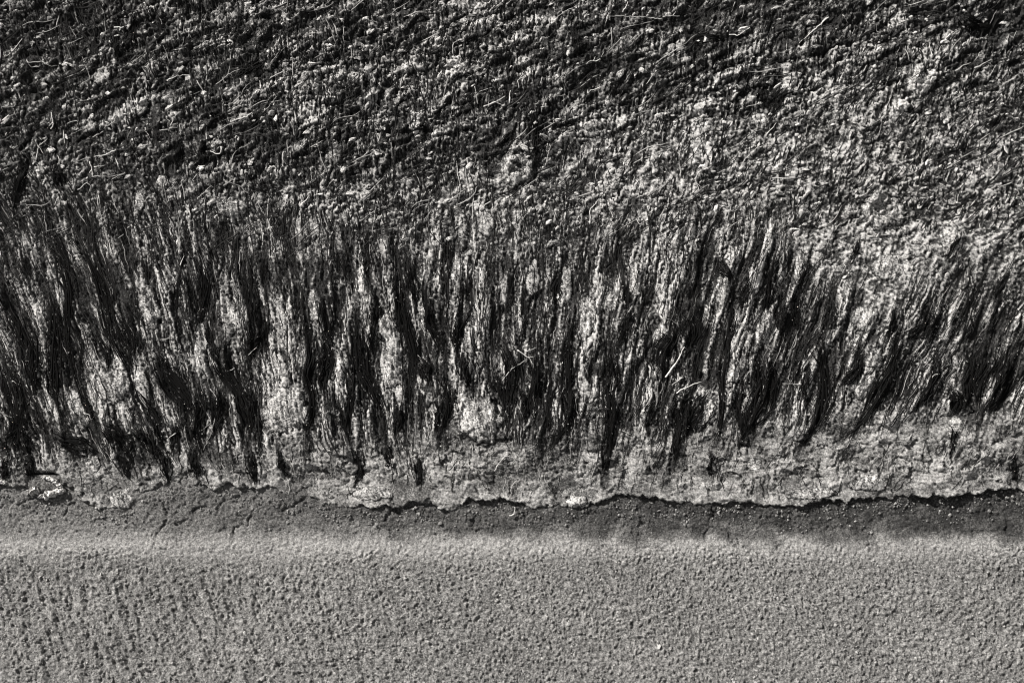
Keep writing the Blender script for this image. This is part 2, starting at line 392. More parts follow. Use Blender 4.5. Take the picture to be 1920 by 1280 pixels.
# hollows and holes that the photograph shows in the crust
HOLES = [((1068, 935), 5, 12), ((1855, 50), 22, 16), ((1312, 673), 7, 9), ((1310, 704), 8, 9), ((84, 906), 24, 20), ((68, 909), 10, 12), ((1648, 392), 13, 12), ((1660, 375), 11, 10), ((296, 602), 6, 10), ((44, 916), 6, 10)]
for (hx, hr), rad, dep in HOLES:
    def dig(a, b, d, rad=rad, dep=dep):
        H[a, b] -= dep * sst(rad * 1.1, rad * .55, d); TONE[a, b] *= 1 - 1.0 * sst(rad * 1.1, rad * .5, d)  # painted black inside so the sunlit hollows read as shaded
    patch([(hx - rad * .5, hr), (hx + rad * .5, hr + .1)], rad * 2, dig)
BCR = [C(640, 850, q) for q in ([(430,0),(425,100),(440,210)], [(280,240),(285,300),(240,330)], [(100,80),(80,190)], [(1480,0),(1450,120),(1465,200)], [(1210,100),(1210,180),(1180,300)], [(945,150),(940,270)], [(1720,80),(1710,130)], [(1840,0),(1830,110)],
   [(1580,100),(1575,190)], [(240,180),(280,240),(300,300),(340,350)], [(860,100),(850,170),(800,130)], [(1310,60),(1330,130)], [(560,120),(640,150),(700,120)], [(750,180),(770,250)])]
BCR += [C(1280, 850, q) for q in ([(150,190),(155,300)], [(390,150),(385,215)], [(520,60),(515,240)], [(960,90),(970,180)], [(1100,80),(1095,140)], [(1270,50),(1275,100)], [(1335,0),(1342,100)], [(1490,0),(1495,95)], [(1850,10),(1860,140),(1690,160)], [(240,100),(320,120),(370,240)], [(640,80),(720,60),(760,110)], [(880,40),(860,90)])]
BCR += [C(0, 850, q) for q in ([(830,60),(840,110),(810,190)], [(470,160),(460,230),(430,245)], [(590,210),(575,280)], [(1700,110),(1700,230)], [(1120,150),(1115,195)], [(1350,200),(1360,260)], [(500,265),(560,290)], [(640,190),(760,210),(800,170)], [(1240,260),(1330,240)], [(900,240),(960,200),(940,130)], [(1480,140),(1520,200)])]
for q in BCR:
    def crack(a, b, d):
        jx = perlin(GX[a, b] / 7, GR[a, b] / 7, 46); wv_ = 2.6 + 1.3 * perlin(GX[a, b] / 14, GR[a, b] / 14, 47)
        dd = np.abs(d + 4.5 * jx)
        H[a, b] -= 3.5 * sst(wv_, .2, dd); TONE[a, b] -= .28 * sst(wv_, .2, dd)
    patch(q, 8, crack)
def lipped(GX, GR, H, TONE):
    ER = edge_row(GX) + np.interp(GX, [0, 500, 900], [20, 16, 9]) * fbm(GX / 20, GR / 20, 4, 40, .7)
    thk = thick(GX) * (1 + .55 * fbm(GX / 45, GR / 90, 3, 48, .6))
    lip = sst(0, np.interp(GX, [0, 300, 600, 1000], [7, 9, 7, 5]), ER - GR)
    body = thk * (0.75 + 0.25 * np.exp(-np.maximum(ER - GR, 0) / 60))        # thick at the lip, easing back up the face
    H = np.where(GR > 700, H * (1 - .45 * sst(870, 930, GR)), H)
    H = (H + body) * lip - 30 * (1 - lip)
    return H, (GR[:-1, :-1] < ER[:-1, :-1] + 14).ravel()
H, keep = lipped(GX, GR, H, TONE)
V = world(GX.ravel(), GR.ravel(), H.ravel()); F = grid_faces(NR, NC)[keep]
# the bank goes on beyond the frame, more coarsely, tucked just under the fine sheet
OXS = axis(-900, 2820, 7.0, 90000, 1.12); _r = []; st = 7.0; rr = -800.0
while rr > -90000: st *= 1.12; rr -= st; _r.append(rr)
ORS = np.array(_r[::-1] + list(np.arange(-800, 1000, 7.0))); OGX, OGR = np.meshgrid(OXS, ORS)
OH, OT = bank_fields(OGX.ravel(), OGR.ravel()); OH = OH.reshape(OGX.shape); OT = OT.reshape(OGX.shape)
OH, okeep = lipped(OGX, OGR, OH, OT); OH = OH - 1.2
hole = (OGX[:-1, :-1] > -55) & (OGX[1:, 1:] < 1972) & (OGR[:-1, :-1] > -36)
OF_ = grid_faces(*OGX.shape)[okeep & ~hole.ravel()]
V2 = world(OGX.ravel(), OGR.ravel(), OH.ravel())
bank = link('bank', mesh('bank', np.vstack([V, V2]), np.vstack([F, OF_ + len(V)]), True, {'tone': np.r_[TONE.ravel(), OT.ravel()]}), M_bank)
tag(bank, 'sloping bank of pale dried crust matted with dark weed above the sand', 'bank', kind='structure')
def bil(A_, xs, rs, x, r):
    fi = np.clip(np.interp(x, xs, np.arange(len(xs))), 0, len(xs) - 1.001); fj = np.clip(np.interp(r, rs, np.arange(len(rs))), 0, len(rs) - 1.001)
    i = fi.astype(int); j = fj.astype(int); u = fi - i; v = fj - j
    return (A_[j, i] * (1 - u) + A_[j, i + 1] * u) * (1 - v) + (A_[j + 1, i] * (1 - u) + A_[j + 1, i + 1] * u) * v
def hs_at(x, r):              # height of the bank sheet at photo coordinates
    x = np.asarray(x, float); r = np.asarray(r, float)
    a = np.where((x > XS[0]) & (x < XS[-1]) & (r > RS[0]), bil(H, XS, RS, x, r), bil(OH, OXS, ORS, x, r))
    return np.maximum(a, np.minimum(0.5, a + 40))

# ---------------------------------------------------------------- sand: flat, then curving up under the lip
def sand_pt(x, s, h):         # s runs on past the toe along the level sand
    s = np.asarray(s, float); q = s - TOE; wd = 26.0
    z = np.where(q < -8 * wd, -q, wd * np.log1p(np.exp(np.clip(-q / wd, -60, 60))))     # soft corner
    th = SL * (1 / (1 + np.exp(np.clip(q / wd, -60, 60))))
    y = np.where(q < 0, -q * math.cos(SL), -q)
    hk = h * K
    return np.stack([(np.asarray(x, float) - CX) * K, y * K - np.sin(th) * hk, z * math.sin(SL) * K + np.cos(th) * hk], -1)
CRACKS = [C(0, 850, q) for q in ([(880,460),(930,380),(940,320),(900,270)], [(990,400),(1050,370),(1090,310),(1165,290)], [(1300,460),(1310,415),(1380,400),(1400,340)], [(1220,310),(1240,270),(1340,240)], [(360,340),(380,290),(420,270)], [(100,290),(150,260),(200,250)],
          [(560,290),(590,230),(640,190),(720,200)], [(1560,330),(1640,290),(1700,250)])] + [C(640, 850, q) for q in ([(240,380),(290,310),(340,360)], [(735,400),(745,350)], [(960,300),(1010,340),(1030,380)], [(1660,350),(1690,410)])] + [C(1280, 850, q) for q in ([(130,480),(125,440),(160,410)], [(265,480),(255,440)], [(1800,450),(1820,380)], [(160,300),(180,350)])]
SXS = np.arange(-40, 1960, 1.8); SS = np.arange(890, 1322, 1.8); SX, SR = np.meshgrid(SXS, SS)
_s = list(np.arange(890, 2000, 7.0)); st = 7.0; q = _s[-1]
while q < 480000: st *= 1.25; q += st; _s.append(q)
SOX, SOR = np.meshgrid(axis(-900, 2820, 7.0, 480000.0, 1.25), np.array(_s))
NF = SX.size
sx, sr = np.r_[SX.ravel(), SOX.ravel()], np.r_[SR.ravel(), SOR.ravel()]
sflow = np.interp(sx, [-400, 0, 500, 900, 1400, 2000], [.05, .12, .55, 1.0, .6, .25])
prad = np.hypot(sx - 1300, (sr - 700) * 1.0); parc = np.arctan2(sr - 700, sx - 1300) * 1000
rip = fbm(prad / 14 + .35 * fbm(sx / 40, sr / 40, 2, 50), parc / 55, 2, 51)
ux = .84 * sx + .54 * sr + 5 * fbm(sx / 13, sr / 13, 2, 153); uy = -.54 * sx + .84 * sr + 5 * fbm(sx / 13, sr / 13, 2, 154); lump = 1.5 * (np.abs(fbm(ux / 9, uy / 9, 2, 52)) + .6 * np.abs(fbm(uy / 6, ux / 6, 2, 152)) - .35) + .7 * fbm(prad / 7, parc / 10, 2, 155); sgrain = fbm(uy / 4.6, ux / 4.6, 2, 53); wide = fbm(sx / 130, sr / 90, 2, 54)
rough_w = sst(1000, 1075, sr + 40 * wide + 14 * fbm(sx / 25, sr / 25, 2, 59))
leftw = np.interp(sx, [-300, 100, 500, 900, 1600, 2000], [1, 1, .7, .25, .35, .6])
darkened = rank(fbm(sx / 40, sr / 25, 3, 55))
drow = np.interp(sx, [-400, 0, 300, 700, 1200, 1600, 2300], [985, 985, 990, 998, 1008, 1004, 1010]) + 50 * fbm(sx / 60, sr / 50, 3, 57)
damp_shade_w = 1 - sst(-20, 18, sr - drow)  # mask of the wet band, with the lip's shade painted in
w1 = worley(sx / 7 + .4 * lump, sr / 7 + .4 * sgrain, 63); w2 = worley(sx / 16 + .4 * lump, sr / 14, 64)
ripw = np.interp(sx, [-300, 250, 700, 1000, 1500, 2000], [.75, 1, .75, .3, .2, .45]) * sst(1035, 1130, sr)
near = np.exp(-np.maximum(np.abs(sx - 960) - 1100, 0) / 600 - np.maximum(sr - 1500, 0) / 600)
SH = 2.0 * wide + near * (rough_w * (4.2 * lump + 2.2 * sgrain + 8.5 * ripw * rip) + (1 - rough_w) * (3.0 * sgrain + 2.0 * fbm(sx / 10, sr / 10, 2, 67) + 5 * fbm(sx / 60, sr / 45, 2, 66) * damp_shade_w))
SH = SH + 5 * np.exp(-((sr - 1022 - 4 * wide) / 16) ** 2)
SHO = SH[NF:] - 1.5; SH = SH[:NF].reshape(SX.shape)
ST = .50 + .22 * (w1[4] - .5) * rough_w + .22 * lump * rough_w + .14 * fbm(sx / 9, sr / 9, 2, 56) + .07 * fbm(sx / 220, sr / 140, 2, 58) + .26 * np.exp(-((sr - 1030) / 17) ** 2) - damp_shade_w * np.interp(sx, [0, 400, 800, 1200, 1900], [.06, .14, .28, .38, .46]) * (1.3 - .6 * darkened)  # wet tone and painted lip shade darken the band; sun-caught rim painted lighter
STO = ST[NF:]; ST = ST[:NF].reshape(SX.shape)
for pts in CRACKS:
    p = np.array(pts); i0, i1 = np.searchsorted(SXS, [p[:, 0].min() - 8, p[:, 0].max() + 8]); j0, j1 = np.searchsorted(SS, [p[:, 1].min() - 8, p[:, 1].max() + 8])
    sl = (slice(j0, j1), slice(i0, i1)); d = polyd(SX[sl] + 4 * perlin(SX[sl] / 9, SR[sl] / 9, 61), SR[sl] + 4 * perlin(SX[sl] / 9, SR[sl] / 9, 62), pts)
    cw = 1 + .8 * perlin(SX[sl] / 12, SR[sl] / 12, 65)
    SH[sl] -= 3.5 * sst(3.6 * cw + .5, .3, d) ; ST[sl] -= .15 * sst(3 * cw + .5, .3, d)
shole = (SOX[:-1, :-1] > -28) & (SOX[1:, 1:] < 1946) & (SOR[1:, 1:] < 1310)
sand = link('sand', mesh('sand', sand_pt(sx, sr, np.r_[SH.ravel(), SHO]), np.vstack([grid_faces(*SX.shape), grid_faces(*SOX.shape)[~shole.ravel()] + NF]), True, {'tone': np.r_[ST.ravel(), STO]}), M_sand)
tag(sand, 'coarse grey sand spreading level from the foot of the bank', 'sand', kind='structure')
def sand_h(x, s):
    i = np.clip(np.searchsorted(SXS, x), 0, len(SXS) - 1); j = np.clip(np.searchsorted(SS, s), 0, len(SS) - 1); return SH[j, i]

# ---------------------------------------------------------------- sand grains: uncountable crumbs
def ico():
    g = (1 + 5 ** .5) / 2
    v = np.array([(-1, g, 0), (1, g, 0), (-1, -g, 0), (1, -g, 0), (0, -1, g), (0, 1, g), (0, -1, -g), (0, 1, -g), (g, 0, -1), (g, 0, 1), (-g, 0, -1), (-g, 0, 1)], float)
    f = np.array([(0, 11, 5), (0, 5, 1), (0, 1, 7), (0, 7, 10), (0, 10, 11), (1, 5, 9), (5, 11, 4), (11, 10, 2), (10, 7, 6), (7, 1, 8), (3, 9, 4), (3, 4, 2), (3, 2, 6), (3, 6, 8), (3, 8, 9), (4, 9, 5), (2, 4, 11), (6, 2, 10), (8, 6, 7), (9, 8, 1)])
    return v / np.linalg.norm(v[0]), f
IV, IF = ico()
def rot_random(n):
    q = rng.normal(size=(n, 4)); q /= np.linalg.norm(q, axis=1)[:, None]; w_, x_, y_, z_ = q.T
    return np.stack([np.stack([1 - 2 * (y_**2 + z_**2), 2 * (x_*y_ - w_*z_), 2 * (x_*z_ + w_*y_)], -1),
                     np.stack([2 * (x_*y_ + w_*z_), 1 - 2 * (x_**2 + z_**2), 2 * (y_*z_ - w_*x_)], -1),
                     np.stack([2 * (x_*z_ - w_*y_), 2 * (y_*z_ + w_*x_), 1 - 2 * (x_**2 + y_**2)], -1)], 1)
def crumbs(x, s, rad, h, ptfn, tone):
    n = len(x); R = rot_random(n)
    lv = IV[None] * (rad[:, None, None] * rng.uniform(.6, 1.35, (n, 12, 1))) * rng.uniform(.7, 1.2, (n, 1, 3))
    lv = np.einsum('nij,nkj->nki', R, lv) * K
    v = ptfn(x, s, h)[:, None, :] + lv
    f = (IF[None] + 12 * np.arange(n)[:, None, None]).reshape(-1, 3)
    return v.reshape(-1, 3), f, np.repeat(tone, 12)
n = 13000
gx_ = rng.uniform(-160, 2080, n); gs_ = 960 + 400 * rng.uniform(0, 1, n) ** .95; gm = rng.random(n) < .12 + .88 * sst(985, 1060, gs_); gx_, gs_ = gx_[gm], gs_[gm]; n = len(gx_)
rad = rng.lognormal(math.log(1.6), .3, n) * (0.45 + .55 * sst(1015, 1075, gs_)) * (1 + .12 * sst(1100, 1330, gs_))
gt_ = np.clip(.54 + .13 * rng.normal(size=n), 0, 1)
v, f, t = crumbs(gx_, gs_, rad, sand_h(gx_, gs_) + rad * rng.uniform(-.5, .35, n), sand_pt, gt_)
tag(link('sand_grains', mesh('sand_grains', v, f, False, {'tone': t}), M_grain), 'loose coarse grains strewn over the grey sand', 'sand grains', kind='stuff')

n = 2600
cx_ = rng.uniform(-60, 1980, n); cs_ = edge_row(cx_) + np.abs(rng.normal(size=n)) * 22 + 2; cm = rng.random(n) < .25 + .75 * sst(-.1, .3, fbm(cx_ / 50, cs_ / 40, 2, 68)); cx_, cs_ = cx_[cm], cs_[cm]; n = len(cx_)
rad = np.minimum(rng.lognormal(math.log(1.5), .4, n), 3.2)
v, f, t = crumbs(cx_, cs_, rad, sand_h(cx_, cs_) + rad * .2, sand_pt, np.clip(.40 + .16 * rng.normal(size=n), 0, .75))
tag(link('fallen_crumbs', mesh('fallen_crumbs', v, f, False, {'tone': t}), M_grain), 'crumbs of crust fallen on the damp sand below the lip', 'crumbs', kind='stuff')

# ---------------------------------------------------------------- crust slabs and stones (domes with broken outline)
def frame(x, r, h, rx, ry, rz, ang, tx=0.0, ty=0.0):
    """matrix: local x along image right, y up the slope, z out of the face"""
    B = Matrix(((1, T[0], N[0]), (0, T[1], N[1]), (0, T[2], N[2]))).to_4x4()
    R = Matrix.Rotation(ang, 4, 'Z') @ Matrix.Rotation(tx, 4, 'X') @ Matrix.Rotation(ty, 4, 'Y')
    Sm = Matrix.Diagonal((rx * K, ry * K, rz * K, 1))
    M_ = Matrix.Translation(Vector(world(x, r, h))) @ B @ R @ Sm
    return M_
SLABS = [(735, 672, 24, 62, 0), (722, 615, 20, 30, 0), (265, 726, 15, 46, .25), (148, 769, 16, 42, .3), (212, 722, 34, 36, .2), (282, 578, 20, 46, .15), (376, 648, 12, 62, 0), (430, 598, 15, 46, .1),
 (527, 612, 12, 52, 0), (588, 575, 11, 40, .1), (882, 631, 16, 40, -.05), (858, 512, 13, 44, .05), (683, 581, 9, 34, 0), (790, 575, 7, 30, 0), (1354, 544, 14, 38, -.1), (1435, 618, 22, 38, -.2),
 (1780, 452, 22, 34, -.3), (1620, 600, 32, 24, -.2), (1636, 672, 22, 18, 0), (1317, 765, 24, 46, -.1), (1370, 695, 18, 26, 0), (1616, 722, 30, 26, -.3), (175, 872, 15, 19, 0),
 (1414, 870, 17, 13, .2), (1626, 905, 40, 16, .1), (1110, 242, 22, 18, .3), (872, 10, 38, 13, 0), (862, 118, 19, 14, .3), (1808, 6, 20, 10, 0), (1717, 158, 26, 28, -.2), (1424, 228, 20, 16, 0),
 (262, 375, 9, 18, 0), (437, 392, 34, 16, .1), (306, 340, 14, 12, 0), (1190, 520, 14, 38, -.1), (1100, 600, 18, 46, -.1), (1000, 520, 14, 36, 0), (1240, 640, 18, 34, -.2), (795, 700, 14, 34, 0),
 (640, 690, 14, 36, 0), (115, 560, 10, 40, .3), (60, 690, 14, 40, .3), (1060, 540, 14, 40, -.1), (1500, 500, 12, 40, -.2), (1660, 500, 30, 26, -.2), (1850, 474, 14, 12, 0), (1787, 812, 12, 17, 0), (700, 925, 44, 14, 0), (1520, 925, 50, 12, .05)]
def bedded(x, r, rx, ry, an, rz, seed, keepd, tone0, tonev, hollow=False):
    """patch of crust or stone bedded in the bank: the bank's own relief carried over a raised body with a broken outline"""
    hc = float(np.median(hs_at(x + rx * np.linspace(-.8, .8, 9), r + ry * np.linspace(-.8, .8, 9))))
    def body_h(X, R_):
        dx, dr = X - x, R_ - r
        U = (dx * math.cos(an) - dr * math.sin(an)) / rx; W = (dx * math.sin(an) + dr * math.cos(an)) / ry
        th = np.arctan2(W, U); rho = np.hypot(U, W) / (1 + .22 * perlin(np.cos(th) * 1.2 + seed, np.sin(th) * 1.2, seed) + .38 * fbm(X / 16, R_ / 22, 3, seed, .65))
        h0 = hs_at(X, R_)
        h = hc + (h0 - hc) * keepd + rz * np.maximum(0, 1 - rho ** 2.0) ** .8 * (1 + .4 * fbm(X / 26, R_ / 26, 2, seed + 1)) + 1.5 * fbm(X / 5, R_ / 6, 2, seed + 2) * (1 - keepd)
        if hollow: h = h - rz * 1.0 * sst(.6, .25, np.hypot(U - .1, W + .1) + .5 * fbm(X / 15, R_ / 15, 2, seed + 3))
        return h, h0, rho
    nu = int(np.clip(rx * 2.7 / 2.0, 16, 64)); nv = int(np.clip(ry * 2.7 / 2.0, 16, 64))
    U, W = np.meshgrid(np.linspace(-1.35, 1.35, nu), np.linspace(-1.35, 1.35, nv))
    X = x + U * rx * math.cos(an) + W * ry * math.sin(an); R_ = r - U * rx * math.sin(an) + W * ry * math.cos(an)
    h, h0, rho = body_h(X, R_)
    h = np.where(rho > .97, np.minimum(h, h0 - 2.5 - 30 * (rho - .97)), h)
    pq = across(X, R_) + 4 * fbm(X / 20, R_ / 40, 2, 22)
    cr_ = np.maximum(crease(fbm(pq / 12, R_ / 60, 2, 128), .10), .8 * crease(fbm(pq / 6, R_ / 30, 2, 129), .12)) * (keepd > .5)
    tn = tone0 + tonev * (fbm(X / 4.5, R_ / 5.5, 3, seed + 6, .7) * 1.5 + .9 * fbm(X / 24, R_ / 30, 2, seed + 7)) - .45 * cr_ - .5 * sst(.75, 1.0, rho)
    V_ = world(X.ravel(), R_.ravel(), h.ravel()); c = world(x, r, hc)
    f = grid_faces(nv, nu); kp = (rho.ravel()[f].min(1) < 1.04); f = f[kp]
    used = np.unique(f); mp = np.full(nu * nv, -1); mp[used] = np.arange(len(used))
    m_ = max(rx, ry) * 1.4; i0, i1 = np.searchsorted(XS, [x - m_, x + m_]); j0, j1 = np.searchsorted(RS, [r - m_, r + m_])
    hh, hb, rh = body_h(GX[j0:j1, i0:i1], GR[j0:j1, i0:i1]); PEND.append((slice(j0, j1), slice(i0, i1), np.where(rh < .97, np.maximum(hh, hb), hb)))
    SMASK[j0:j1, i0:i1] = np.maximum(SMASK[j0:j1, i0:i1], sst(1.0, .75, rh) * (.8 if keepd > .7 else .97))
    return V_[used] - c, mp[f], tn.ravel()[used], c
PEND = []; SMASK = np.zeros(H.shape)
for i, (x, r, rx, ry, an) in enumerate(SLABS):
    v, f, t, c = bedded(x, r, rx, ry, an, min(rx, ry) * .22, 200 + i, .9, .72, .34)
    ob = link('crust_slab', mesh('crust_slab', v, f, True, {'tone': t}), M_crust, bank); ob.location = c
def big_stone(x, r, rx, ry, rz, seed, label, hollow=False):
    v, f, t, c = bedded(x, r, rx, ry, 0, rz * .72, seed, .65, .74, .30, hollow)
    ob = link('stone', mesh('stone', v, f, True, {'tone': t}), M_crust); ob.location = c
    tag(ob, label, 'stone', 'stones bedded in the bank')
big_stone(903, 788, 43, 48, 22, 3, 'round pale boulder bulging from the bank between black weed locks')
big_stone(537, 768, 48, 44, 15, 5, 'low rounded stone with fibrous crust beside a winding weed lock')
big_stone(1656, 396, 42, 36, 14, 8, 'ring-shaped crusted stone with a dark hollow in its middle', True)
big_stone(912, 420, 17, 25, 11, 11, 'small upright pale stone standing alone in fine-grained crust')
big_stone(1080, 938, 23, 14, 13, 14, 'small smooth pale stone in the lip of the crust beside a hole')
big_stone(968, 320, 36, 30, 16, 17, 'rough horseshoe-shaped stone with bright crumbled edges', True)
big_stone(1790, 800, 15, 20, 11, 21, 'small bright stone on the crust just below the broad black weed')
big_stone(229, 935, 23, 20, 6, 24, 'flat rounded stone at the foot of the bank above bare sand')

for a_, b_, h_ in PEND: H[a_, b_] = h_       # weed laid later rests on the stones and slabs

# ---------------------------------------------------------------- fibres: ribbons with a raised midrib lying on the bank
def ribbons(cx, cr, lift, wid):
    """cx, cr, lift: (S,K); wid: (S,) -> verts, quads"""
    s_, k_ = cx.shape
    tx = np.gradient(cx, axis=1); tr = np.gradient(cr, axis=1); ln = np.hypot(tx, tr) + 1e-9
    nx, nr = -tr / ln, tx / ln
    prof = np.sin(np.linspace(.12, np.pi - .08, k_)) ** .6
    hw = wid[:, None] * prof[None] * .5
    h0 = hs_at(cx, cr) + lift
    a = world(cx - nx * hw, cr - nr * hw, h0); b = world(cx, cr, h0 + hw * .9); c = world(cx + nx * hw, cr + nr * hw, h0)
    v = np.stack([a, b, c], 2).reshape(-1, 3)
    i = np.arange(s_)[:, None] * (k_ * 3) + np.arange(k_ - 1)[None] * 3; i = i.ravel()
    q = np.concatenate([np.stack([i, i + 1, i + 4, i + 3], -1), np.stack([i + 1, i + 2, i + 5, i + 4], -1)])
    return v, q
def strand_field(x0, r0, ln, k, mode):
    """walk strands down the flow from (x0, r0)"""
    n = len(x0); cx = np.zeros((n, k)); cr = np.zeros((n, k)); x, r = x0.copy(), r0.copy(); step = ln / (k - 1)
    for i in range(k):
        cx[:, i], cr[:, i] = x, r
        base = np.arctan2(-lean(x) * -1, 1.0)
        ang = base + .55 * fbm(x / 50, r / 90, 2, 70)
        if mode == 'diag': ang = math.radians(-62) + 1.0 * fbm(x / 60, r / 60, 2, 71)
        x = x + np.sin(ang) * step; r = r + np.cos(ang) * step
    return cx, cr
fv, ff, ft, off = [], [], [], 0
def add_fib(cx, cr, lift, wid, tone):
    global off
    m = (cr[:, -1] < edge_row(cx[:, -1]) - 6)
    mi = np.clip(np.searchsorted(XS, cx), 0, NC - 1); mj = np.clip(np.searchsorted(RS, cr), 0, NR - 1)
    m &= rng.random(len(m)) > SMASK[mj, mi].max(1)
    cx, cr, lift, wid, tone = cx[m], cr[m], lift[m], wid[m], tone[m]
    v, q = ribbons(cx, cr, lift, wid); fv.append(v); ff.append(q + off); off += len(v); ft.append(np.repeat(tone, cx.shape[1] * 3))
# hanging fibres
n = 7000
x0 = rng.uniform(-450, 2370, n); r0 = rng.uniform(340, 800, n) + 40 * fbm(x0 / 100, x0 * 0, 2, 73); ln = rng.uniform(18, 95, n)
m = rng.random(n) < zones(x0, r0 + ln * .4)[2]; x0, r0, ln = x0[m], r0[m], ln[m]; n = len(x0)
cx, cr = strand_field(x0, r0, ln, 8, 'hang')
lift = rng.uniform(0, 2.2, n)[:, None] + 1.5 * np.sin(np.linspace(0, np.pi, 8))[None]
cx = cx + rng.normal(size=cx.shape) * 1.1
add_fib(cx, cr, lift * .6, rng.uniform(.7, 1.4, n), np.where(rng.random(n) < .10, rng.uniform(.7, .95, n), rng.uniform(0, .4, n)))
n = 2600
x0 = rng.uniform(-250, 2170, n); r0 = rng.uniform(380, 790, n); ln = rng.uniform(45, 150, n)
m = rng.random(n) < zones(x0, r0 + ln * .4)[2] * (.35 + .65 * sst(-.15, .2, fbm(x0 / 40, r0 / 160, 2, 77))); x0, r0, ln = x0[m], r0[m], ln[m]; n = len(x0)
cx, cr = strand_field(x0, r0, ln, 12, 'hang')
cx = cx + np.cumsum(rng.normal(size=cx.shape) * 1.3, axis=1) + rng.normal(size=(n, 1)) * 9 * np.linspace(0, 1, 12)[None] ** 3
add_fib(cx, cr, rng.uniform(.3, 2.6, n)[:, None] * np.ones((1, 12)), rng.uniform(.9, 2.0, n), rng.uniform(0, .3, n))
# short vertical hatch and slanting wisps in the upper mat
n = 11000
x0 = rng.uniform(-250, 2170, n); r0 = rng.uniform(-200, 420, n); ln = rng.uniform(8, 34, n) * (1 + .6 * (x0 < 1000))
cx, cr = strand_field(x0, r0, ln, 6, 'hang'); cx += rng.normal(size=(n, 1)) * .16 * (cr - cr[:, :1]) + rng.normal(size=cx.shape) * .6
add_fib(cx, cr, rng.uniform(0, 1.6, n)[:, None] + np.zeros((1, 6)), rng.uniform(1.1, 2.5, n), np.where(rng.random(n) < .06, rng.uniform(.75, 1, n), rng.uniform(0, .3, n)))
n = 4500
x0 = rng.uniform(-450, 2370, n); r0 = rng.uniform(-320, 440, n); keepw = fbm(x0 / 120, r0 / 80, 2, 75) > -.05; x0, r0 = x0[keepw], r0[keepw]; n = len(x0); ln = rng.uniform(20, 80, n)
cx, cr = strand_field(x0, r0, ln, 8, 'diag')
add_fib(cx, cr, rng.uniform(0, 2.5, n)[:, None] + 1 * np.sin(np.linspace(0, np.pi, 8))[None], rng.uniform(.9, 2.0, n), np.where(rng.random(n) < .14, rng.uniform(.75, 1, n), rng.uniform(0, .6, n)))
# fine crooked fibres at the foot of the weed
n = 800
x0 = rng.uniform(-450, 2370, n); r0 = rng.uniform(800, 915, n); ln = rng.uniform(14, 46, n)
cx, cr = strand_field(x0, r0, ln, 6, 'hang'); cx += 6 * rng.normal(size=(n, 1)) * np.linspace(0, 1, 6)[None] ** 2 + rng.normal(size=(n, 6)) * 1.2
add_fib(cx, cr, rng.uniform(0, 1.2, n)[:, None] + np.zeros((1, 6)), rng.uniform(.9, 1.9, n), np.where(rng.random(n) < .2, .9, rng.uniform(0, .4, n)))
tag(link('weed_fibres', mesh('weed_fibres', np.concatenate(fv), np.concatenate(ff), True, {'tone': np.concatenate(ft)}), M_fibre),
    'thin dark and pale weed fibres matted over the whole bank', 'weed fibres', kind='stuff')

